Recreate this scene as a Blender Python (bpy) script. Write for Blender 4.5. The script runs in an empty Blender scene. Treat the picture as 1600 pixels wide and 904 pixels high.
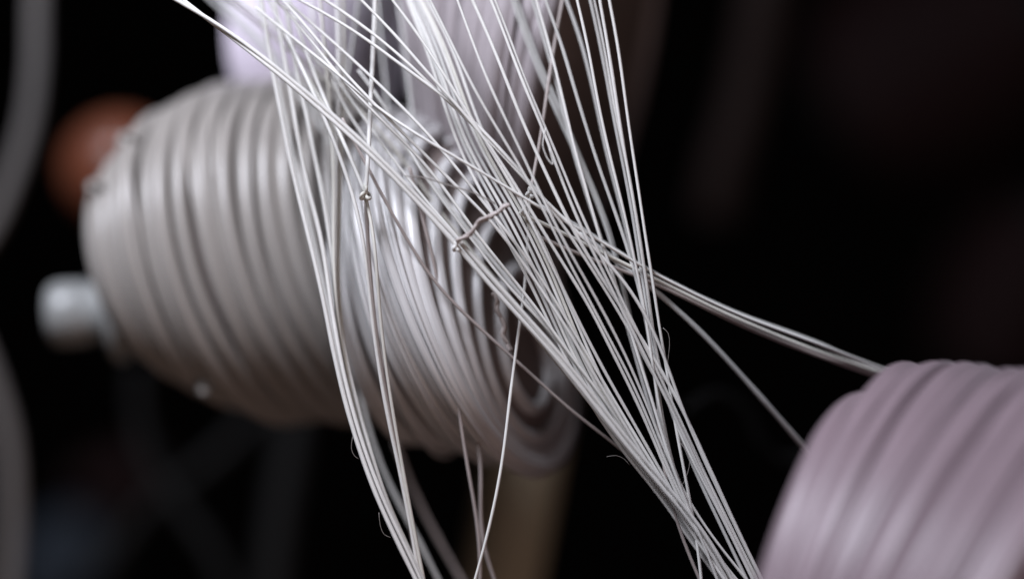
import bpy, math, random
import numpy as np
random.seed(7); rng = np.random.default_rng(7)
S = bpy.context.scene
C = S.collection

# ------------------------------------------------------------------ camera, world, lamps, exposure
DIST = 0.45
cam = bpy.data.objects.new('camera', bpy.data.cameras.new('camera')); C.objects.link(cam)
cam.location = (0, -DIST, 0); cam.rotation_euler = (math.pi/2, 0, 0)
cam.data.lens = 100; cam.data.sensor_width = 36
cam.data.clip_start = 0.01; cam.data.clip_end = 20
cam.data.dof.use_dof = True; cam.data.dof.focus_distance = DIST; cam.data.dof.aperture_fstop = 3.4
S.camera = cam
W = bpy.data.worlds.new('World'); S.world = W; W.use_nodes = True
W.node_tree.nodes['Background'].inputs[0].default_value = (0.75, 0.62, 0.58, 1)
W.node_tree.nodes['Background'].inputs[1].default_value = 0.02
S.view_settings.view_transform = 'Standard'; S.view_settings.look = 'None'
S.view_settings.exposure = 0.0; S.view_settings.gamma = 1.0
S.render.engine = 'CYCLES'; S.cycles.use_denoising = True; S.cycles.max_bounces = 6

def lamp(name, loc, target, size, power, col, sy=None):
    l = bpy.data.lights.new(name, 'AREA'); l.energy = power; l.color = col; l.size = size
    if sy: l.shape = 'RECTANGLE'; l.size_y = sy
    o = bpy.data.objects.new(name, l); C.objects.link(o); o.location = loc
    from mathutils import Vector
    o.rotation_euler = (Vector(target)-Vector(loc)).to_track_quat('-Z', 'Y').to_euler()
    return o
lamp('window_light', (-0.165, -0.19, 0.335), (-0.01, 0.02, 0.0), 0.16, 3.1, (0.86, 0.89, 1.0))
lamp('room_light', (0.30, -0.48, -0.34), (0, 0.02, 0), 0.45, 0.85, (1.0, 0.72, 0.62))

# ------------------------------------------------------------------ placement: photo pixel + depth (mm behind the focus plane) -> metres
MPP = 0.162/1600
def k(d): return (DIST + d/1000)/DIST
def at(px, py, d):
    s = k(d)*MPP
    return np.array([(px-800)*s, d/1000, (452-py)*s])

# ------------------------------------------------------------------ materials
def new_mat(name):
    m = bpy.data.materials.new(name); m.use_nodes = True
    nt = m.node_tree; return m, nt, nt.nodes['Principled BSDF']
def yarn_mat(name, col, rough=0.38, spec=0.55, bump=0.25, twist=1.0, var=0.16, sheen=0.15, streak=False):
    m, nt, b = new_mat(name)
    N, L = nt.nodes, nt.links
    uv = N.new('ShaderNodeUVMap'); uv.uv_map = 'UVMap'
    mp = N.new('ShaderNodeMapping'); mp.inputs['Scale'].default_value = (0.06, 16.0, 1) if streak else (0.9, 5.0, 1)
    L.new(uv.outputs[0], mp.inputs[0])
    n = N.new('ShaderNodeTexNoise'); n.inputs['Scale'].default_value = 1.0; n.inputs['Detail'].default_value = 4
    L.new(mp.outputs[0], n.inputs[0])
    r = N.new('ShaderNodeMapRange'); r.inputs[1].default_value = 0.25; r.inputs[2].default_value = 0.75
    r.inputs[3].default_value = 1-var; r.inputs[4].default_value = 1+var*0.4
    L.new(n.outputs[0], r.inputs[0])
    mx = N.new('ShaderNodeVectorMath'); mx.operation = 'SCALE'; mx.inputs[0].default_value = col
    L.new(r.outputs[0], mx.inputs[3]); L.new(mx.outputs[0], b.inputs['Base Color'])
    # fibre twist: stripes running obliquely round the strand
    mp2 = N.new('ShaderNodeMapping'); mp2.inputs['Rotation'].default_value = (0, 0, 0.5)
    mp2.inputs['Scale'].default_value = (1.6*twist, 6.0, 1)
    L.new(uv.outputs[0], mp2.inputs[0])
    w = N.new('ShaderNodeTexWave'); w.inputs['Scale'].default_value = 0.6; w.inputs['Distortion'].default_value = 1.5
    w.inputs['Detail'].default_value = 2; L.new(mp2.outputs[0], w.inputs[0])
    ad = N.new('ShaderNodeMath'); ad.operation = 'ADD'
    if not streak: L.new(w.outputs[1], ad.inputs[0])
    else: ad.inputs[0].default_value = 0
    L.new(n.outputs[0], ad.inputs[1])
    bp = N.new('ShaderNodeBump'); bp.inputs['Strength'].default_value = bump; bp.inputs['Distance'].default_value = 0.0001
    L.new(ad.outputs[0], bp.inputs['Height']); L.new(bp.outputs[0], b.inputs['Normal'])
    b.inputs['Roughness'].default_value = rough; b.inputs['Specular IOR Level'].default_value = spec
    b.inputs['Sheen Weight'].default_value = sheen; b.inputs['Sheen Roughness'].default_value = 0.4
    return m
def plain(name, col, rough=0.5, spec=0.5, metal=0, coat=0, noise=0.25, scale=60):
    m, nt, b = new_mat(name); N, L = nt.nodes, nt.links
    tc = N.new('ShaderNodeTexCoord')
    n = N.new('ShaderNodeTexNoise'); n.inputs['Scale'].default_value = scale; n.inputs['Detail'].default_value = 5
    L.new(tc.outputs['Object'], n.inputs[0])
    r = N.new('ShaderNodeMapRange'); r.inputs[3].default_value = 1-noise; r.inputs[4].default_value = 1+noise
    L.new(n.outputs[0], r.inputs[0])
    mx = N.new('ShaderNodeVectorMath'); mx.operation = 'SCALE'; mx.inputs[0].default_value = col
    L.new(r.outputs[0], mx.inputs[3]); L.new(mx.outputs[0], b.inputs['Base Color'])
    b.inputs['Roughness'].default_value = rough; b.inputs['Specular IOR Level'].default_value = spec
    b.inputs['Metallic'].default_value = metal; b.inputs['Coat Weight'].default_value = coat
    return m
M = dict(
    ivory = yarn_mat('ivory_yarn', (0.34, 0.312, 0.288), streak=True, bump=0.9, rough=0.36, var=.22, spec=.6),
    white = yarn_mat('white_yarn', (0.68, 0.665, 0.66), streak=True, bump=0.9, rough=0.32, var=.16, spec=.65),
    mauve = yarn_mat('mauve_yarn', (0.27, 0.200, 0.226), rough=0.4, var=0.25, streak=True, bump=0.8),
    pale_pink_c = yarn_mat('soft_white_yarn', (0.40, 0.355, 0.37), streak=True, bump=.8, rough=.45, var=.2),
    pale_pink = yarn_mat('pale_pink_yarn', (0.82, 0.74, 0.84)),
    thread = yarn_mat('white_thread', (0.76, 0.745, 0.715), rough=.62, spec=.25, bump=0.15, twist=1.0, var=0.10),
    thread_warm = yarn_mat('cream_thread', (0.68, 0.66, 0.60), bump=0.15, var=0.10),
    thread_green = yarn_mat('grey_green_thread', (0.58, 0.575, 0.555), bump=0.15, var=0.10),
    thread_pink_shade = yarn_mat('pinkish_and_shaded_thread', (0.42, 0.36, 0.34), bump=0.15, var=0.10),  # pinkish threads; its brown also paints the shade on threads lying in shadow
    hair = yarn_mat('dark_fibre', (0.30, 0.27, 0.25), bump=0.1),
    plastic = plain('white_plastic', (0.27, 0.275, 0.27), 0.35, noise=0.05),
    inner_mauve_shade = plain('mauve_groove_shade_core', (0.17, 0.095, 0.10), 0.7, spec=0.2),  # dark red-brown core: shade of the pink bobbin's grooves put into the colour
    inner = plain('groove_shade_core', (0.25, 0.205, 0.19), 0.7, spec=0.2),  # core darker than its yarn, painting the shade in gaps between turns
    card = plain('grey_cardboard', (0.30, 0.26, 0.24), 0.8),
    wood = plain('varnished_wood', (0.20,0.06,0.03), 0.42, coat=0.15, scale=25),
    pole = plain('olive_painted_wood', (0.50, 0.44, 0.32), 0.6, scale=20),
    tube = plain('grey_tube', (0.15,0.138,0.132), 0.4, noise=0.15, scale=20),
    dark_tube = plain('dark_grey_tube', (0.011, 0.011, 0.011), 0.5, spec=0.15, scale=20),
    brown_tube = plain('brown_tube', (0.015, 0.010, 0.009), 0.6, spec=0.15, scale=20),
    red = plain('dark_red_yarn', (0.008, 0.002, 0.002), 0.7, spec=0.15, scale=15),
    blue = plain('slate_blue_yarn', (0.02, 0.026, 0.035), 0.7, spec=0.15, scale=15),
    wall = plain('dark_wall', (0.008, 0.007, 0.0065), 0.9, spec=0.1, noise=0.5, scale=2.0),
)

# ------------------------------------------------------------------ mesh builders
class MB:
    def __init__(s): s.v = []; s.f = []; s.uv = []; s.n = 0
    def tube(s, P, rad, sides=8, normals=None, cap=True):
        P = np.asarray(P, float); n = len(P)
        T = np.gradient(P, axis=0); T /= np.linalg.norm(T, axis=1)[:, None] + 1e-12
        if normals is None: A = np.tile([0.0, 1.0, 0.0], (n, 1))
        else: A = np.asarray(normals)
        A = A - (A*T).sum(1)[:, None]*T; A /= np.linalg.norm(A, axis=1)[:, None] + 1e-12
        B = np.cross(T, A)
        rad = np.broadcast_to(rad, (n,))
        ang = np.arange(sides)/sides*2*math.pi
        ring = P[:, None, :] + rad[:, None, None]*(A[:, None, :]*np.cos(ang)[None, :, None] + B[:, None, :]*np.sin(ang)[None, :, None])
        L = np.concatenate([[0], np.cumsum(np.linalg.norm(np.diff(P, axis=0), axis=1))])*1000
        s.v.append(ring.reshape(-1, 3)); base = s.n; s.n += n*sides
        i = np.arange(n-1)[:, None]; j = np.arange(sides)[None, :]; j2 = (j+1) % sides
        q = np.stack([i*sides+j, i*sides+j2, (i+1)*sides+j2, (i+1)*sides+j], -1).reshape(-1, 4) + base
        s.f.append(q)
        u0 = np.broadcast_to(L[:-1][:, None], (n-1, sides)); u1 = np.broadcast_to(L[1:][:, None], (n-1, sides))
        v0 = np.broadcast_to(j/sides, (n-1, sides)); v1 = np.broadcast_to((j+1)/sides, (n-1, sides))
        off = random.random()*50
        uv = np.stack([np.stack([u0+off, v0], -1), np.stack([u0+off, v1], -1), np.stack([u1+off, v1], -1), np.stack([u1+off, v0], -1)], 2)
        s.uv.append(uv.reshape(-1, 2))
        if cap:
            for e, idx in ((0, 0), (1, n-1)):
                c = s.n; s.v.append((P[idx] + T[idx]*rad[idx]*(0.5 if e else -0.5))[None]); s.n += 1
                a = base + idx*sides + np.arange(sides); b2 = base + idx*sides + (np.arange(sides)+1) % sides
                tri = np.stack([b2, a, np.full(sides, c), np.full(sides, c)], -1) if not e else np.stack([a, b2, np.full(sides, c), np.full(sides, c)], -1)
                s.f.append(tri); s.uv.append(np.zeros((sides*4, 2)))
    def build(s, name, mat, parent=None, origin=None):
        V = np.concatenate(s.v); F = np.concatenate(s.f); UV = np.concatenate(s.uv)
        if origin is not None: V = V - origin
        me = bpy.data.meshes.new(name)
        tri = F[:, 2] == F[:, 3]
        faces = [tuple(int(x) for x in (f[:3] if t else f)) for f, t in zip(F, tri)]
        me.from_pydata(V.tolist(), [], faces)
        keep = np.ones(len(F)*4, bool); keep[np.nonzero(tri)[0]*4+3] = False
        lay = me.uv_layers.new(name='UVMap'); lay.data.foreach_set('uv', UV[keep].astype(np.float32).ravel())
        me.polygons.foreach_set('use_smooth', [True]*len(faces)); me.update()
        me.materials.append(mat)
        o = bpy.data.objects.new(name, me); C.objects.link(o)
        if origin is not None: o.location = origin
        if parent is not None: o.parent = parent; o.location = (np.array(o.location) - np.array(parent.location)) if origin is not None else -np.array(parent.location)
        return o
def tag(o, label=None, cat=None, group=None, kind=None):
    if label: o['label'] = label
    if cat: o['category'] = cat
    if group: o['group'] = group
    if kind: o['kind'] = kind
    return o
def empty(name, loc):
    o = bpy.data.objects.new(name, None); C.objects.link(o); o.location = loc; o.empty_display_size = 0.01; return o
def spline(pts, step):
    """Catmull-Rom through pts (n x d), sampled about every `step` of the first two coordinates."""
    p = np.asarray(pts, float); p = np.vstack([2*p[0]-p[1], p, 2*p[-1]-p[-2]])
    out = []
    for i in range(1, len(p)-2):
        a, b, c, d = p[i-1:i+3]
        n = max(2, int(np.linalg.norm((c-b)[:2])/step)); t = np.linspace(0, 1, n, endpoint=False)[:, None]
        # centripetal-like tangents scaled to the segment
        lb = np.linalg.norm((c-b)[:2]); la = np.linalg.norm((b-a)[:2])+1e-6; lc = np.linalg.norm((d-c)[:2])+1e-6
        mb = ((b-a)/la + (c-b)/lb)*0.5*lb; mc = ((c-b)/lb + (d-c)/lc)*0.5*lb
        out.append((2*t**3-3*t**2+1)*b + (t**3-2*t**2+t)*mb + (-2*t**3+3*t**2)*c + (t**3-t**2)*mc)
    out.append(p[-2][None]); return np.vstack(out)
def lathe(mb, base, axis, prof, sides=48):
    """prof: list of (distance along axis, radius) in metres -> a tube with that radius profile."""
    axis = np.array(axis)/np.linalg.norm(axis); base = np.array(base)
    ref = np.array([0, 0, 1.0]) if abs(axis[2]) < 0.8 else np.array([1.0, 0, 0])
    n = len(prof); P = np.array([base + axis*a for a, _ in prof]); T = np.tile(axis, (n, 1))
    A = np.tile(ref - axis*np.dot(ref, axis), (n, 1)); A /= np.linalg.norm(A[0])
    B = np.cross(T, A); R = np.array([r for _, r in prof]); ang = np.arange(sides)/sides*2*math.pi
    ring = P[:, None] + R[:, None, None]*(A[:, None]*np.cos(ang)[None, :, None] + B[:, None]*np.sin(ang)[None, :, None])
    mb.v.append(ring.reshape(-1, 3)); b0 = mb.n; mb.n += n*sides
    i = np.arange(n-1)[:, None]; j = np.arange(sides)[None]; j2 = (j+1) % sides
    mb.f.append(np.stack([i*sides+j, i*sides+j2, (i+1)*sides+j2, (i+1)*sides+j], -1).reshape(-1, 4)+b0)
    mb.uv.append(np.zeros(((n-1)*sides*4, 2)))

# ------------------------------------------------------------------ the setting
mb = MB(); wz = 1.3
V = np.array([[-3, 2.2, -2], [3, 2.2, -2], [3, 2.2, 2], [-3, 2.2, 2], [-3, 2.25, -2], [3, 2.25, -2], [3, 2.25, 2], [-3, 2.25, 2]])
mb.v.append(V); mb.n = 8
mb.f.append(np.array([[0, 1, 2, 3], [5, 4, 7, 6], [1, 5, 6, 2], [4, 0, 3, 7], [3, 2, 6, 7], [4, 5, 1, 0]])); mb.uv.append(np.zeros((24, 2)))
tag(mb.build('back_wall', M['wall']), 'near-black wall far behind the bobbins', 'wall', kind='structure')

# ------------------------------------------------------------------ bobbins: wound packages described by rings along their axis
def stations(st, s):
    """st rows: s, cx, cy, depth, radius px, lean x, ratio. Returns interpolated frames."""
    st = np.array(st, float); s = np.clip(s, st[0, 0], st[-1, 0])
    c = [np.interp(s, st[:, 0], st[:, i]) for i in range(1, 7)]
    return c
def ring_points(st, s, th, dr=0.0):
    cx, cy, d, R, lx, ra = stations(st, s)
    lz = np.sqrt(1-lx**2); sc = (DIST + d/1000)/DIST*MPP
    cen = np.stack([(cx-800)*sc, d/1000, (452-cy)*sc], -1)
    u = np.stack([lx, 0*lx, lz], -1)                       # ring's long direction in the picture plane
    sa = np.sqrt(1-ra**2)
    n = np.stack([lz*sa, -ra, -lx*sa], -1)                 # winding axis, its near end to the right
    v = np.cross(n, u)
    rad = u*np.cos(th)[:, None] + v*np.sin(th)[:, None]
    r = ((R + dr)*sc)[:, None]
    return cen + rad*r, rad, n, sc
def winding(name, mat, st, turns, bundle, r_thread, hump, parent, layers=2, jitter=0.35, seg=88, sides=8, s0=0.0, s1=1.0, under=5, seed=0, lay=0.0, flat=1.0):
    g = np.random.default_rng(seed)
    mb = MB()
    for Ly in range(layers):
        n = int(turns*seg)
        t = np.linspace(0, turns, n); th = t*2*math.pi*(1 if Ly % 2 == 0 else 1) + Ly*2.1
        # irregular advance and height, different at every turn
        kn = int(turns*2)+4
        ja = np.interp(t, np.linspace(0, turns, kn), g.normal(0, jitter, kn))
        jh = np.interp(t, np.linspace(0, turns, kn), g.normal(0, 1, kn))
        fr = t/turns
        if Ly % 2: fr = 1-fr
        s = s0 + (s1-s0)*(fr) + (s1-s0)/turns*ja + lay*(s1-s0)/turns*np.sin(th+Ly)
        for b in range(bundle):
            if b == 0: ox, oy = 0, 0
            else:
                ph = 2*math.pi*b/max(bundle-1, 1); q = hump - r_thread
                tw = ph + t*g.uniform(0.15, 0.3) + g.normal(0, 0.15)
                ox, oy = q*np.cos(tw), q*np.sin(tw)*flat
            jit = np.interp(t, np.linspace(0, turns, kn*3), g.normal(0, r_thread*(0.35 if bundle > 1 else 0.06), kn*3))
            rv = np.interp(t, np.linspace(0, turns, kn*2), g.uniform(0.78, 1.12, kn*2)) if bundle == 1 else 1.0
            base = -under*Ly*0 + (layers-1-Ly)*0 - Ly*hump*1.2
            P, rad, nn, sc = ring_points(st, s, th, dr=base + oy + jh*r_thread*(0.5 if bundle > 1 else 0.22) + jit*0.5)
            P = P + nn*((ox + jit)*sc)[:, None] if not np.isscalar(ox) else P + nn*((ox+jit)*sc)[:, None]
            mb.tube(P, r_thread*sc*rv, sides=sides, normals=rad)
    return mb.build(name, mat, parent)
def core(name, mat, st, shrink, parent, s0=0.0, s1=1.0):
    """solid inner package under the outer turns, closed at both ends"""
    mb = MB(); n = 30; sides = 64
    ss = np.linspace(s0, s1, n); rings = []
    for i, s in enumerate(ss):
        th = np.arange(sides)/sides*2*math.pi
        P, _, _, _ = ring_points(st, np.full(sides, s), th, dr=-shrink); rings.append(P)
    c0 = rings[0].mean(0); c1 = rings[-1].mean(0)
    rings = [c0 + (rings[0]-c0)*0.02] + rings + [c1 + (rings[-1]-c1)*0.02]
    V = np.concatenate(rings); n = len(rings); mb.v.append(V); mb.n = len(V)
    i = np.arange(n-1)[:, None]; j = np.arange(sides)[None]; j2 = (j+1) % sides
    mb.f.append(np.stack([i*sides+j, i*sides+j2, (i+1)*sides+j2, (i+1)*sides+j], -1).reshape(-1, 4))
    u = np.broadcast_to(j*0.4, (n-1, sides)); v = np.broadcast_to(i*1.0, (n-1, sides))
    mb.uv.append(np.stack([np.stack([u, v], -1)]*4, 2).reshape(-1, 2))
    return mb.build(name, mat, parent)

# left bobbin (farther end on the left, its white spindle end sticking out)
stA = [(0.00, 222, 415, 60, 138, -.25, .37), (0.05, 240, 410, 59, 165, -.25, .37), (0.23, 312, 402, 58, 222, -.25, .37),
       (0.44, 396, 396, 57, 256, -.25, .37), (0.84, 555, 384, 55, 268, -.25, .36), (0.98, 598, 386, 56, 246, -.25, .36), (1.1, 625, 390, 57, 200, -.25, .36), (1.2, 640, 395, 58, 120, -.25, .36)]
bA = empty('yarn_bobbin', at(350, 400, 54))
tag(bA, 'large ivory bobbin at left with thick even ridges of yarn and a white spindle end', 'bobbin')
winding('yarn_winding', M['ivory'], stA, 15, 1, 15, 15, bA, layers=1, jitter=0.09, seed=3, seg=96, sides=16, s1=1.2)
winding('stray_turns', M['ivory'], [(a, b, c, d, e+9, f, g) for a, b, c, d, e, f, g in stA], 11, 1, 4.5, 4.5, bA, layers=1, jitter=0.7, seed=33, seg=96, lay=0.5)
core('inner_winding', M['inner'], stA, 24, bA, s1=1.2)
mb = MB(); a0 = at(268, 478, 62); a1 = at(77, 492, 64); ax = a1-a0; Ln = np.linalg.norm(ax); q = MPP*k(62)
lathe(mb, a0, ax, [(0, .001), (0, 47*q), (Ln-74*q, 47*q), (Ln-70*q, 45*q), (Ln-64*q, 45*q), (Ln-60*q, 50*q), (Ln-20*q, 51*q), (Ln-9*q, 49*q), (Ln-2*q, 43*q), (Ln, 34*q), (Ln, 12*q), (Ln-10*q, 10*q), (Ln-10*q, 0.0001)])
mb.build('spindle_end', M['plastic'], bA)
mb = MB(); lathe(mb, at(196, 498, 62), ax, [(0, .001), (0, 62*q), (4*q, 67*q), (16*q, 67*q), (22*q, 60*q), (22*q, 0.001)])
mb.build('flange', M['plastic'], bA)

for (x, y, d, r) in [(200, 218, 44, 10), (150, 292, 44, 9), (326, 607, 40, 10)]:
    t = np.linspace(0, 1.8*math.pi, 30)
    P = np.column_stack([x + r*np.cos(t)*1.1, y + r*np.sin(t)*0.8, d + 1.5*np.sin(2*t)])
    mb = MB(); mb.tube(np.array([at(*p) for p in P]), r*0.62*MPP*k(d), sides=10); mb.build('loose_loop', M['ivory'], bA)
# middle bobbin, its dark end turned to the right
stB = [(-0.12, 606, 468, 46, 120, -.12, .36), (0.00, 612, 462, 42, 205, -.12, .36), (0.10, 632, 458, 41, 228, -.16, .33), (0.28, 680, 444, 37, 264, -.29, .31), (0.50, 733, 453, 33, 282, -.36, .32),
       (0.66, 770, 468, 31, 272, -.33, .35), (0.76, 788, 486, 30, 248, -.28, .36), (0.86, 804, 506, 29.5, 208, -.20, .36), (0.96, 814, 532, 28, 150, -.18, .36), (1.1, 824, 565, 27, 60, -.18, .36)]
bB = empty('yarn_bobbin', at(720, 460, 36))
tag(bB, 'middle bobbin of white yarn in fine loose turns, right behind the crossing threads', 'bobbin')
winding('yarn_winding', M['white'], stB, 14, 1, 12, 12, bB, layers=1, jitter=0.15, seed=11, lay=0.15, seg=96, sides=14, s0=-.12, s1=1.1)
winding('upper_turns', M['white'], [(a, b, c, d, e+13, f, g) for a, b, c, d, e, f, g in stB], 3, 1, 8, 8, bB, layers=1, jitter=0.1, seed=12, lay=0.2, seg=96, s0=-.12, s1=.7, sides=12)
winding('loose_turn', M['white'], [(a, b, c, d, e+19, f, g) for a, b, c, d, e, f, g in stB], 4, 1, 4, 4, bB, layers=1, jitter=.2, seed=21, lay=.4, seg=96, s0=-0.12, s1=0.65)
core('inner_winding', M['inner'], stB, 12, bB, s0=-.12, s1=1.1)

# upper bobbin behind the fan of threads
stC = [(0.0, 772, 34, 66, 255, .04, .46), (0.15, 796, 42, 64, 305, .04, .44), (0.5, 870, 62, 60, 345, .15, .38), (0.85, 905, 85, 56, 350, .22, .30), (1.0, 925, 90, 54, 325, .25, .26)]
bC = empty('yarn_bobbin', at(860, 60, 60))
tag(bC, 'upper bobbin of pale yarn at the top edge, bright at left and dark at right', 'bobbin')
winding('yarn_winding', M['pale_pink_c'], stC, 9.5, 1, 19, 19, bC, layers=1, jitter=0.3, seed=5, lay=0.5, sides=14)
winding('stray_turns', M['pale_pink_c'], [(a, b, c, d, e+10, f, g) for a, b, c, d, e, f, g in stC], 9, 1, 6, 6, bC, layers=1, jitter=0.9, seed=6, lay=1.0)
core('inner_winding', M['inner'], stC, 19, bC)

# far pale pink bobbin
stD = [(0.0, 430, 92, 92, 95, -.1, .5), (0.15, 448, 82, 90, 145, -.1, .5), (0.6, 500, 62, 86, 175, -.1, .45), (1.0, 570, 30, 82, 120, -.1, .4)]
bD = empty('yarn_bobbin', at(500, 80, 108))
tag(bD, 'blurred pale pink bobbin at the top, far behind the left ivory one', 'bobbin')
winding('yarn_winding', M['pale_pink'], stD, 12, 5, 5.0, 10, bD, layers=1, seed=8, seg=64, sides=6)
core('inner_winding', M['pale_pink'], stD, 8, bD)

# pink bobbin at the lower right corner, nearer than the threads
stE = [(0.0, 1300, 1010, -4, 378, .20, .42), (0.06, 1318, 1003, -6, 418, .22, .42), (0.3, 1378, 1018, -10, 452, .30, .44), (0.6, 1475, 1058, -17, 480, .38, .46), (1.0, 1625, 1130, -28, 520, .45, .48)]
bE = empty('yarn_bobbin', at(1450, 1000, 15))
tag(bE, 'dusty pink bobbin in the lower right corner wound in broad slanting bands', 'bobbin')
winding('yarn_winding', M['mauve'], stE, 10, 1, 29, 29, bE, layers=1, jitter=0.16, seed=9, lay=0.8, seg=110, sides=20)
winding('stray_turns', M['mauve'], [(a, b, c, d, e+16, f, g) for a, b, c, d, e, f, g in stE], 12, 1, 9, 9, bE, layers=1, jitter=0.7, seed=19, lay=1.1, seg=110, sides=14)
core('inner_winding', M['inner_mauve_shade'], stE, 38, bE)

# ------------------------------------------------------------------ threads
TH = []
def thread(label, pts, d, r=2.1, mat='thread', group=None, name='thread', wob=0.15, cat='thread', sides=7, smooth=5):
    p = np.asarray(pts, float); d = np.atleast_1d(np.asarray(d, float))
    L = np.concatenate([[0], np.cumsum(np.linalg.norm(np.diff(p, axis=0), axis=1))]); L /= L[-1]
    dd = np.interp(L, np.linspace(0, 1, len(d)), d)
    # carry threads that leave the picture some way past its edge
    P = spline(np.column_stack([p, dd]), 9)
    n = len(P); kn = max(4, n//7)
    if n > 16 and smooth:
        h = smooth; ker = np.exp(-0.5*(np.arange(-3*h, 3*h+1)/h)**2); ker /= ker.sum()
        for c in (0, 1):
            e0 = 2*P[0, c]-P[3*h:0:-1, c] if n > 3*h else None
            e1 = 2*P[-1, c]-P[-2:-3*h-2:-1, c] if n > 3*h+1 else None
            if e0 is None or e1 is None or len(e0) != 3*h or len(e1) != 3*h: break
            P[:, c] = np.convolve(np.concatenate([e0, P[:, c], e1]), ker, 'valid')
    w = np.interp(np.linspace(0, 1, n), np.linspace(0, 1, kn), rng.normal(0, wob, kn))
    T = np.gradient(P[:, :2], axis=0); T /= np.linalg.norm(T, axis=1)[:, None]+1e-9
    P[:, 0] += -T[:, 1]*w; P[:, 1] += T[:, 0]*w
    X = np.array([at(a, b, c) for a, b, c in P])
    rr = r*1.13*MPP*(1+np.interp(np.linspace(0, 1, n), np.linspace(0, 1, kn*2), rng.normal(0, .05, kn*2)))
    mb = MB(); mb.tube(X, rr, sides=sides)
    o = mb.build(name, M[mat], origin=X[0])
    tag(o, label, cat, group); return o
def ext(p, a=60):
    """lengthen both ends that lie on the picture's edge so they run on out of view"""
    p = [np.array(q, float) for q in p]
    def on(q): return q[1] <= 2 or q[1] >= 900 or q[0] <= 2 or q[0] >= 1598
    if on(p[0]): v = p[0]-p[1]; p.insert(0, p[0]+v/np.linalg.norm(v)*a)
    if on(p[-1]): v = p[-1]-p[-2]; p.append(p[-1]+v/np.linalg.norm(v)*a)
    return p
gL = 'threads of the left fan that falls past the left bobbin'
thread('outermost bright thread of the left fan, on its left edge down to the bottom', ext([(409,0),(423,98),(436,160),(455,259),(481,364),(501,445),(518,535),(535,613),(565,713),(597,798),(632,868),(649,903)]), [12,10,6,3,1,-1,-2], 3.3, group=gL)
thread('second thread from the left in the left fan, just inside the outermost one', ext([(430,0),(438,58),(455,144),(472,259),(483,300),(504,373),(513,445),(519,490),(529,545),(545,620),(570,703),(594,771),(611,809),(645,874),(657,903)]), [14,10,6,2,0,0], 3.1, group=gL)
thread('third thread from the left in the left fan, over the left bobbin edge', ext([(446,0),(455,72),(475,161),(495,259),(503,300),(515,361),(521,440),(527,500),(547,584),(563,656),(580,703),(603,786),(640,862),(660,903)]), [15,10,6,2,1], 3.0, group=gL)
thread('cream thread hidden in the lower left bundle between the left and middle bobbins', ext([(500,0),(508,90),(519,200),(522,330),(521,430),(528,510),(543,578),(555,641),(575,703),(596,771),(625,845),(652,903)]), [14,10,5,3,2], 2.5, 'thread_warm', group=gL)
thread('upright thread left of centre running straight down from the top edge at the left fan', ext([(527,0),(530,144),(525,259),(524,360),(524,459),(532,560),(550,640),(572,710),(600,790),(636,862),(655,903)]), [17,12,6,3,2], 3.0, 'thread', group=gL)
thread('second upright thread beside the left fan, a little greener', ext([(536,0),(538,115),(532,259),(530,340),(527,440),(536,540),(552,610),(570,672),(590,745),(612,800),(650,880),(660,903)]), [18,13,7,4,2], 2.9, 'thread_warm', group=gL)
thread('upright thread from the top edge running down into the knot before the middle bobbin', ext([(586,0),(583,86),(577,200),(576,259),(571,300)]), [12,6,0], 3.2)
thread('thread leaving the bottom of the knot and curving down to the bottom edge in shade', ext([(572,306),(575,387),(579,440),(584,497),(595,570),(605,627),(617,684),(632,771),(646,844),(655,903)]), [2,4,8,12], 3.0, 'thread_pink_shade')
thread('slanting thread from the upper left that ends at the knot', ext([(452,0),(475,72),(501,144),(527,200),(544,237),(569,298)]), [15,8,0], 2.7)
thread('thin brownish thread slanting from beside the knot down across to the lower right bundle', ext([(535,185),(552,217),(578,269),(613,335),(639,378),(659,415),(687,454),(728,492),(785,544),(843,595),(889,640),(962,693),(1006,731),(1045,778),(1090,835),(1140,903)]), [4,3,4,5,4,2,2], 2.3, 'thread_pink_shade')
gM = 'paired threads of the long diagonal from the top left corner'
thread('upper of the two close threads forming the bright diagonal from the top left', ext([(275,0),(340,37),(423,98),(507,168),(587,240),(646,300),(690,347),(720,376),(765,432),(817,488),(886,566),(943,638),(1002,713),(1055,772),(1104,835),(1143,903)]), [2,-3,-5,-5,-4,-2,0], 2.9, group=gM)
thread('lower of the two close threads forming the bright diagonal from the top left', ext([(286,0),(340,43),(420,103),(500,172),(580,242),(641,305),(686,352),(713,382),(758,438),(811,494),(880,571),(938,644),(998,720),(1050,778),(1098,840),(1134,903)]), [4,-3,-5,-5,-4,-2,1], 2.9, group=gM)
thread('thread lying just under the lower half of the long bright diagonal', ext([(715,386),(752,430),(806,486),(872,566),(930,640),(992,716),(1046,778),(1094,842),(1128,903)]), [0,-1,0,2], 2.4)
gX = 'blurred grey threads behind the long diagonal near the top edge'
thread('blurred grey thread at the very top left, left of its twin', ext([(332,0),(380,45),(440,110),(490,180),(540,262),(580,330),(620,400),(650,460)]), [40,30,22,34], 3.0, 'thread_green', group=gX)
thread('blurred grey thread at the very top left, right of its twin', ext([(348,0),(395,50),(455,115),(513,190),(560,270),(610,350)]), [38,30,24,32], 3.0, 'thread_green', group=gX)
gN = 'soft pale threads crowding the top edge over the pink bobbin'
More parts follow.
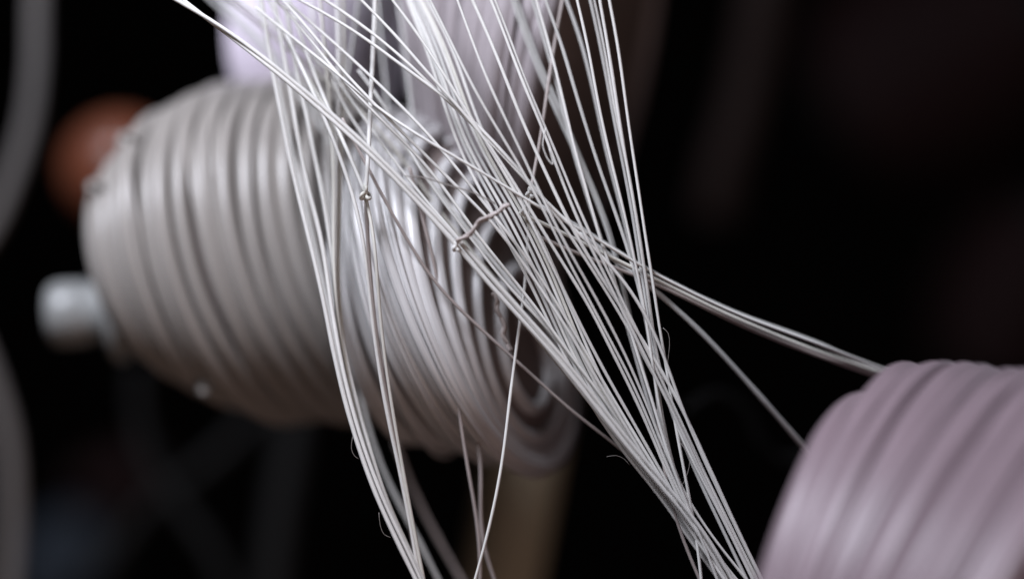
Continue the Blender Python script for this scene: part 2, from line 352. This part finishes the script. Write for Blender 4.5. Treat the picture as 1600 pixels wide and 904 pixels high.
for lab, p, d, r, m in [
 ('soft pale thread nearest the left of the crowd at the top edge', [(403,0),(417,60),(430,110),(448,200),(470,300),(496,400),(516,500),(540,600),(572,705),(606,800),(655,903)], [24,14,8], 3, 'thread'),
 ('soft thread of the crowd at the top edge leaning steeply right', [(420,0),(450,60),(488,140),(520,215),(548,290),(570,380),(576,450),(584,520),(600,620),(630,760),(656,903)], [16, 5, -1, 0, 1, 2], 2.7, 'thread'),
 ('soft pale thread crossing the crowd at the top edge on a shallow slant', [(372,0),(430,45),(500,98),(560,150),(610,200),(650,250),(700,320),(760,395),(830,480),(900,570),(960,650),(1030,745)], [20,12,4], 2.8, 'thread'),
 ('soft cream thread crossing the crowd at the top edge just below another', [(360,0),(420,52),(490,108),(550,160),(600,212),(640,262),(690,336),(745,404),(812,484),(884,574),(948,652),(1020,740)], [22,13,5], 2.6, 'thread_warm'),
 ('upright soft thread in the crowd at the top edge, right of the fan', [(486,0),(492,80),(503,170),(512,260),(517,350),(520,440),(528,520),(548,620),(580,735),(640,875),(655,903)], [24,15,6], 2.6, 'thread'),
 ('soft thread from the top edge falling behind the upright one above the knot', [(560,0),(548,90),(530,190),(522,290),(520,400),(526,500),(545,610),(575,715),(640,880)], [24,16,8], 2.6, 'thread_green'),
 ('soft thread slanting over the ivory bobbin shoulder toward the knot', [(430,30),(470,100),(505,165),(540,225),(562,270),(580,330),(588,400),(592,480),(604,580),(622,690),(650,840),(662,903)], [16, 5, -1, 0, 1, 2], 2.4, 'thread_warm'),
 ]: thread(lab, ext(p), d, r, m, group=gN)
gU = 'slanting threads from the top edge over the left half'
thread('white slanting thread that starts at the top left over the pink bobbin', ext([(441,0),(490,52),(536,115),(585,161),(628,207),(682,259),(716,295),(754,329),(803,387),(840,445),(882,505),(932,592),(982,672),(1022,742),(1060,800),(1100,860),(1130,903)]), [8,0,-2,-2,0,0], 2.3, group=gU)
thread('close twin just below the slanting thread over the pink bobbin', ext([(432,0),(482,56),(528,119),(577,166),(621,213),(670,259),(699,301),(745,367),(814,450),(855,503),(895,561),(941,618),(986,684),(1026,750),(1065,806),(1106,866),(1134,903)]), [10,1,-1,-1,1,1], 2.3, group=gU)
thread('slanting thread joining the bundle below the twisted thread end', ext([(452,6),(501,49),(553,95),(599,138),(656,196),(697,240),(742,300),(792,362),(850,440),(898,520),(955,618),(1008,706),(1060,790)]), [7,1,-2,0,0], 2.2, group=gU)
thread('shallow slanting thread running right across to the pink bobbin, its upper edge', [(400,12),(470,70),(540,125),(590,170),(656,214),(740,261),(800,298),(849,329),(885,346),(950,383),(1010,422),(1060,446),(1130,482),(1210,512),(1268,532),(1310,548),(1392,582),(1460,600)], [8,2,-4,-3,0,4,8,18], 2.2, 'thread', group=gU)
thread('faint slanting thread high over the top left, going down to the middle bobbin', ext([(507,0),(560,35),(610,72),(651,112),(697,155),(728,184),(797,253),(824,286),(865,326),(905,366),(960,418),(1005,480),(1040,560),(1066,640),(1116,751),(1157,839),(1189,903)]), [6,0,-3,-2,0,2], 2.3, group=gU)
thread('slanting thread meeting its neighbours at the pale edge of the upper bobbin', ext([(467,0),(559,50),(628,104),(668,132),(694,152),(730,176),(792,246),(845,302),(900,382),(952,462),(1000,545),(1036,610),(1064,668),(1112,762),(1150,840),(1182,903)]), [6,0,-3,-1,0,2], 2.3, group=gU)
thread('slanting thread from the top edge left of the dark gap', ext([(564,0),(616,52),(668,115),(726,176),(766,228),(806,290),(846,356),(884,420),(912,459),(952,541),(992,618),(1030,707),(1070,800),(1104,855),(1146,903)]), [4,-2,-3,-2,0,1], 2.2, group=gU)
thread('slanting thread from the top edge crossing the dark gap', ext([(613,0),(665,69),(700,127),(733,178),(770,240),(806,300),(842,370),(874,440),(910,512),(944,580),(985,650),(1024,720),(1062,788)]), [3,-2,-3,-1,1], 2.2, group=gU)
gS = 'short slanting threads behind the long diagonal'
thread('short slanting thread just above the knot, first from the left', [(505,60),(513,115),(536,173),(579,224),(600,262),(640,300),(690,352),(740,410),(790,470),(860,555),(930,640),(1000,722),(1060,796)], [14,6,0,0,1], 2.0, group=gS)
thread('short slanting thread just above the knot, second from the left', [(470,40),(520,115),(560,172),(600,230),(650,296),(700,352),(752,418),(800,474),(850,528),(910,604),(975,686),(1040,762)], [14,6,0,0,1], 2.0, group=gS)
thread('short slanting thread right of the knot passing under the twisted end', [(560,110),(606,170),(650,258),(688,309),(737,373),(774,424),(803,459),(867,521),(903,571),(943,620),(999,696),(1040,760)], [12,4,0,0,1], 2.2, group=gS)
gK = 'threads side by side in the middle bundle from the top to the lower right'
kb = [(643,0),(672,60),(695,120),(717,190),(745,252),(774,295),(812,362),(846,430),(878,505),(913,582),(958,662),(993,712),(1044,775)]
words = ['first', 'second', 'third', 'fourth', 'fifth', 'sixth', 'seventh']
for i, (o0, o1, o2) in enumerate([(-8,-24,-10), (-4,-14,-7), (0,-5,-3), (6,3,0), (14,12,4), (18,20,7), (28,28,10)]):
    q = []
    for j, (x, y) in enumerate(kb):
        f = j/(len(kb)-1); o = np.interp(f, [0, .5, 1], [o0, o1, o2]) + random.uniform(-1, 1)
        q.append((x+o*0.9, y-o*0.35))
    q.append((q[-1][0]+40+i, q[-1][1]+62)); q.append((q[-1][0]+46, 903))
    q[0] = (q[0][0], 0)
    thread('%s from the left of the close middle threads running down to the lower right' % words[i], ext(q), [14,5,1,0,1,2], 2.3, ['thread', 'thread_green', 'thread', 'thread_green', 'thread', 'thread_warm', 'thread'][i], group=gK)
gR = 'steep threads of the right fan from the top edge'
R = [
 ('leftmost sharp bright thread of the right fan', [(672,0),(706,69),(735,129),(767,187),(813,259),(822,280),(853,329),(876,387),(912,452),(959,541),(999,618),(1035,710),(1076,800),(1108,853),(1150,903)], [0,-4,-4,-2,0,1], 1.9, 'thread'),
 ('sharp bright thread of the right fan, second from its left', [(715,0),(741,72),(764,135),(801,207),(824,259),(853,320),(884,384),(924,452),(975,548),(1010,628),(1042,712),(1085,800),(1130,860),(1165,903)], [1,-4,-5,-2,0,1], 1.9, 'thread'),
 ('third thread from the left in the right fan', [(738,0),(767,63),(792,127),(818,196),(853,269),(887,344),(925,412),(950,448),(981,497),(1015,546),(1041,590),(1068,641),(1118,751),(1158,839),(1190,903)], [4,-1,-3,-1,0,1], 2.4, 'thread'),
 ('fourth thread from the left in the right fan, left of a close pair', [(767,0),(801,86),(824,150),(853,207),(866,252),(893,321),(921,384),(958,455),(990,520),(1020,580),(1050,640),(1099,745),(1146,840),(1180,903)], [3,-2,-4,-2,0,2], 2.2, 'thread'),
 ('fifth thread from the left in the right fan, right of a close pair', [(773,0),(807,86),(833,161),(862,216),(876,256),(902,321),(930,384),(963,450),(996,518),(1026,578),(1056,640),(1104,745),(1150,838),(1183,903)], [4,-1,-3,-1,1,2], 2.0, 'thread'),
 ('greenish blurred thread of the right fan, sixth from the left', [(801,0),(830,86),(853,138),(876,187),(899,243),(925,295),(945,344),(962,400),(978,470),(990,540),(1010,610),(1030,680),(1052,750)], [16,12,8,5,4], 2.5, 'thread_green'),
 ('greenish blurred thread of the right fan lying against the sixth', [(807,0),(838,90),(862,142),(884,190),(906,243),(930,300),(955,360),(968,420),(982,480),(996,550),(1016,618),(1034,690)], [17,13,9,6,5], 2.4, 'thread_green'),
 ('wide soft thread of the right fan just right of the greenish pair', [(832,0),(858,86),(880,173),(898,245),(918,310),(938,370),(962,440),(980,510),(994,564),(1018,641),(1034,700),(1064,780),(1108,855),(1140,903)], [12,8,5,3,2], 2.4, 'thread_green'),
 ('bright thread of the right fan beside the wide soft one', [(838,0),(863,86),(884,173),(901,245),(914,290),(932,352),(952,418),(970,462),(984,515),(1000,566),(1024,641),(1050,730),(1094,835),(1120,903)], [8,3,-1,-2,0], 2.2, 'thread'),
 ('ninth thread of the right fan, just left of its dark gap', [(853,0),(879,72),(899,144),(922,216),(936,266),(958,321),(981,387),(1001,459),(1014,520),(1026,565),(1046,640),(1098,760),(1140,850),(1166,903)], [6,4,3,1,1,1], 2.5, 'thread_green'),
 ('soft grey thread of the right fan right of the dark gap', [(885,0),(908,58),(928,144),(940,205),(956,272),(976,345),(992,420),(1004,470),(1014,520),(1022,578),(1030,635),(1036,692),(1050,740),(1072,790)], [10,8,6,4,2], 2.5, 'thread_green'),
 ('bright thin thread of the right fan right of the dark gap', [(902,0),(919,72),(931,144),(946,215),(958,266),(976,330),(988,392),(1004,459),(1015,530),(1024,600),(1040,690),(1062,760),(1080,800)], [3,0,-2,-1,0], 2.1, 'thread'),
 ('fourth thread from the right edge of the right fan', [(922,0),(942,86),(954,158),(970,240),(981,290),(993,358),(1007,459),(1015,500),(1020,560),(1026,613),(1033,670),(1052,736),(1078,790)], [5,4,2,1,1], 2.5, 'thread_green'),
 ('third thread from the right edge of the right fan', [(928,0),(946,80),(957,150),(968,205),(985,300),(1000,395),(1010,459),(1016,510),(1023,560),(1030,620),(1038,680),(1056,740)], [6,4,3,2,1], 2.2, 'thread'),
 ('second thread from the right edge of the right fan', [(937,0),(950,72),(961,144),(975,235),(988,300),(1003,395),(1013,459),(1020,520),(1032,590),(1050,650),(1080,715),(1120,790),(1160,870),(1176,903)], [3,1,0,0,1], 2.4, 'thread'),
 ('rightmost thread of the right fan, alone against the black', [(952,0),(968,81),(977,158),(991,253),(996,286),(1008,367),(1020,440),(1028,498),(1039,561),(1048,607),(1052,656),(1064,707),(1079,786),(1091,850),(1096,903)], [4,2,0,0,0], 2.2, 'thread'),
]
for lab, p, d, r, m in R: thread(lab, ext(p), d, r, m, group=gR)
# threads that turn off towards the pink bobbin
gP = 'threads running off to the right to the pink bobbin'
thread('middle one of the shallow threads reaching the top of the pink bobbin', [(812,332),(864,356),(910,378),(960,405),(1012,430),(1060,453),(1130,490),(1210,521),(1270,548),(1330,566),(1392,588),(1455,608)], [0,2,6,10,20], 2.8, 'thread_warm', group=gP)
thread('lower of the shallow threads reaching the top of the pink bobbin', [(828,363),(869,383),(920,404),(970,420),(1014,438),(1058,458),(1126,494),(1205,528),(1262,550),(1325,572),(1388,594),(1450,614)], [3,4,7,11,20], 2.7, 'thread_pink_shade', group=gP)
thread('slack shallow thread that bulges upward just before the pink bobbin', [(845,322),(905,352),(960,390),(1016,425),(1062,447),(1140,486),(1220,514),(1270,530),(1308,545),(1340,568),(1392,588),(1450,612)], [4,5,8,12,20], 2.8, 'thread_green', group=gP)
thread('single thread dropping steeply right to the left side of the pink bobbin', [(905,365),(960,405),(1012,442),(1040,468),(1085,506),(1143,569),(1200,632),(1240,680),(1275,720),(1330,780)], [4,5,6,9,14,20], 3.9, 'thread_green', group=gP)
# single lower threads
thread('pinkish blurred thread crossing the upper bobbin from top right down to the small loop', ext([(879,0),(861,100),(847,200),(838,259),(829,298)]), [14,8,3], 2.6, 'thread_pink_shade')
thread('thread falling from the small loop to the bottom edge, bright at its lower end', ext([(828,303),(825,360),(823,440),(811,506),(805,561),(797,613),(787,713),(760,844),(743,903)]), [3,4,1,-1,-1], 2.2)
thread('brown shaded thread over the middle bobbin, left of a narrow V near the bottom', ext([(640,262),(655,320),(670,373),(685,440),(693,498),(708,570),(717,640),(728,713),(740,780),(749,827),(755,868),(752,903)]), [6,6,6,7,9], 2.5, 'thread_pink_shade')
thread('brown shaded thread over the middle bobbin, right of a narrow V near the bottom', ext([(694,520),(716,590),(737,640),(752,698),(753,763),(746,830),(758,868),(771,903)]), [24,12,10,10,10], 2.8, 'thread_pink_shade')
thread('blurred grey thread behind the lower left bundle', ext([(550,560),(566,625),(576,678),(597,733),(626,792),(655,844),(684,903)]), [24,22,20], 3.4, 'thread_green')
thread('blurred dark thread fanning out below the middle bobbin', ext([(618,690),(644,763),(670,815),(708,882),(720,903)]), [38,34], 4.0, 'thread_pink_shade')
thread('pinkish thread hanging apart under the lower right bundle', ext([(1026,640),(1034,705),(1044,780),(1059,821),(1076,868),(1092,903)]), [2,1,2], 2.3, 'thread_pink_shade')
gV = 'blurred upright threads far behind near the top'
thread('blurred upright thread in the dark gap between the upper bobbins', ext([(622,0),(631,58),(639,144),(650,220),(668,300),(685,350)]), [30,26,22,34], 2.7, 'thread_green', group=gV)
thread('blurred upright thread left of the dark gap between the upper bobbins', ext([(588,0),(597,80),(604,150),(612,240),(622,330),(630,370)]), [34,28,24,34], 2.6, 'thread_green', group=gV)

# knots, kinked ends, loops and stray fibres
def knot(label, x, y, d, size, mat='thread_warm'):
    t = np.linspace(0, 2*math.pi*1.0, 60)
    P = np.column_stack([x+size*(np.sin(t)+0.9*np.sin(2*t))*0.42, y+size*(np.cos(t)-1.4*np.cos(2*t))*0.5, d+size*0.06*np.sin(3*t)*1.2])
    X = np.array([at(*p) for p in P]); mb = MB(); mb.tube(X, 3.1*MPP, sides=7, cap=True)
    tag(mb.build('knot', M[mat], origin=X[0]), label, 'knot')
knot('small tangled knot where a slanting and an upright thread meet, left of centre', 571, 303, 0, 10)
knot('small knot at the left tip of the kinked twisted thread end', 713, 386, -5, 6, 'thread')
knot('small loop knot beside the right fan, high above the shallow threads', 828, 302, 1, 7, 'thread')
knot('tiny knot at the start of a shallow thread, right of the kinked end', 819, 329, 0, 5, 'thread')
def kinked(label, pts, d, r, mat):
    a = spline(np.array([(x, y, d) for x, y in pts], float), 1.5)
    t = np.arange(len(a))*0.42; mb = MB()
    T = np.gradient(a[:, :2], axis=0); T /= np.linalg.norm(T, axis=1)[:, None]
    for s in (0, math.pi):
        P = a.copy(); P[:, 0] += -T[:, 1]*np.cos(t*0.4+s+0.8*np.sin(t*.23))*r*0.5; P[:, 1] += T[:, 0]*np.cos(t*0.4+s+0.8*np.sin(t*.23))*r*0.5; P[:, 2] += np.sin(t*0.55+s)*r*0.08
        mb.tube(np.array([at(*p) for p in P]), r*1.25*MPP, sides=8)
    tag(mb.build('twisted_end', M[mat], origin=at(*a[0])), label, 'thread end')
kinked('kinked twisted thread end lying across the middle bundle', [(713,377),(724,371),(736,364),(743,353),(749,345),(760,341),(770,335),(780,330),(788,322),(796,320)], -6, 2.3, 'thread_pink_shade')
kinked('brown curly thread end hanging over the dark end of the middle bobbin', [(771,457),(777,470),(776,482),(783,496),(788,510),(786,522),(792,534),(798,547)], 5, 2.5, 'thread_pink_shade')
thread('tiny open loop of fine fibre hanging on the right fan', [(853,200),(848,225),(851,238),(858,252),(864,257),(862,246),(858,232)], [-5], 0.9, 'thread', name='fibre_loop', cat='fibre')
gF = 'stray fibres standing off the threads'
thread('fine dark fibre arching over the bright middle threads', [(633,275),(659,277),(699,289),(739,301),(774,318)], [-6], 1.1, 'hair', group=gF, name='stray_fibre', cat='fibre')
thread('fine fibre sticking out left of the lower right bundle', [(948,713),(962,711),(975,716),(984,726)], [0], 0.36, 'hair', group=gF, name='stray_fibre', cat='fibre')
thread('fine fibre curled under the outer edge of the left fan, low down', [(592,800),(594,820),(600,834),(610,839)], [-1], 0.36, 'hair', group=gF, name='stray_fibre', cat='fibre')
thread('fine fibre curled beside the outer edge of the left fan, higher up', [(551,682),(549,700),(554,712),(560,716)], [-1], 0.36, 'hair', group=gF, name='stray_fibre', cat='fibre')
thread('fine fibre bowed out right of the rightmost thread', [(1062,690),(1076,712),(1077,728),(1069,752),(1066,757)], [0], 0.36, 'hair', group=gF, name='stray_fibre', cat='fibre')
thread('fine fibre standing off the right fan against the black', [(1036,512),(1044,520),(1044,560),(1040,580)], [0], 0.36, 'hair', group=gF, name='stray_fibre', cat='fibre')

# ------------------------------------------------------------------ blurred background things
def pipe(name, label, cat, pts, d, r, mat, group=None, sides=24, parent=None):
    a = spline(np.array([(x, y, dd) for (x, y), dd in zip(pts, np.interp(np.linspace(0, 1, len(pts)), np.linspace(0, 1, len(d)), d))]), 6)
    X = np.array([at(*p) for p in a]); mb = MB(); mb.tube(X, r*MPP*k(float(np.mean(d))), sides=sides)
    o = mb.build(name, M[mat], parent, origin=X[0])
    if label: tag(o, label, cat, group)
    return o
# turned wooden ball with its short neck
bw = empty('wooden_knob', at(165, 260, 150)); tag(bw, 'blurred varnished brown wooden knob behind the left bobbin', 'knob')
q = MPP*k(150); mb = MB()
prof = [(-92*q*math.cos(a), max(92*q*math.sin(a), 1e-4)) for a in np.linspace(0, math.pi*0.90, 28)]
lathe(mb, at(188, 268, 150), (0.35, 0.9, -0.35), prof); mb.build('ball', M['wood'], bw)
mb = MB(); lathe(mb, at(188, 268, 150), (0.35, 0.9, -0.35), [(80*q, 34*q), (105*q, 26*q), (125*q, 38*q), (200*q, 40*q), (200*q, .0001)]); mb.build('neck', M['wood'], bw)
pipe('cable', 'blurred grey cable curving in from the top left corner', 'cable', [(62,-80),(58,20),(56,110),(46,190),(22,270),(-12,350),(-60,420)], [110,120], 16, 'tube')
pipe('cable', 'blurred grey cable bowed along the left edge at the bottom', 'cable', [(-50,500),(-14,590),(12,680),(20,770),(18,860),(8,970)], [110,120], 16, 'tube')
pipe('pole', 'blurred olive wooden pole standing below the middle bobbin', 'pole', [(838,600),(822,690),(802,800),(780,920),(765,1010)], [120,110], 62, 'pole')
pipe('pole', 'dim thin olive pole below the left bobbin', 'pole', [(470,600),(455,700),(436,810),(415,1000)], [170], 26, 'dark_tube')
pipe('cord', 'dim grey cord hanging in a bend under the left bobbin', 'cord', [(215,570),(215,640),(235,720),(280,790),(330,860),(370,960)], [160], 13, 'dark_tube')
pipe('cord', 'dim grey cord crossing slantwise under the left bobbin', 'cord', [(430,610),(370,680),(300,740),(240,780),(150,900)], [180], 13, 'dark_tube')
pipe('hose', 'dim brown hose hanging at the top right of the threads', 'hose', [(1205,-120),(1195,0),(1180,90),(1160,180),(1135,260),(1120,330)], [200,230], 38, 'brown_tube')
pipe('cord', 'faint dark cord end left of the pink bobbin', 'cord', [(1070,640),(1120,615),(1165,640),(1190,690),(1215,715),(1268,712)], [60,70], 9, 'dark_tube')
def far_spool(label, x, y, d, R, L, mat, tilt):
    e = empty('far_spool', at(x, y, d)); tag(e, label, 'spool'); q = MPP*k(d)
    ax = np.array([math.cos(tilt), -0.35, math.sin(tilt)]); ax /= np.linalg.norm(ax)
    n = 26; prof = [(-L/2*q, .0002)]
    for i in range(n*4+1):
        f = i/(n*4); prof.append((L*q*(f-0.5), q*(R*(0.72+0.28*math.sin(math.pi*f))+R*0.03*math.sin(2*math.pi*f*n))))
    prof.append((L/2*q, .0002)); mb = MB(); lathe(mb, at(x, y, d), ax, prof); mb.build('yarn_winding', M[mat], e)
    mb = MB(); lathe(mb, at(x, y, d)-ax*L*0.62*q, ax, [(0, .0001), (0, R*.25*q), (L*1.24*q, R*.25*q), (L*1.24*q, .0001)]); mb.build('tube', M['dark_tube'], e)
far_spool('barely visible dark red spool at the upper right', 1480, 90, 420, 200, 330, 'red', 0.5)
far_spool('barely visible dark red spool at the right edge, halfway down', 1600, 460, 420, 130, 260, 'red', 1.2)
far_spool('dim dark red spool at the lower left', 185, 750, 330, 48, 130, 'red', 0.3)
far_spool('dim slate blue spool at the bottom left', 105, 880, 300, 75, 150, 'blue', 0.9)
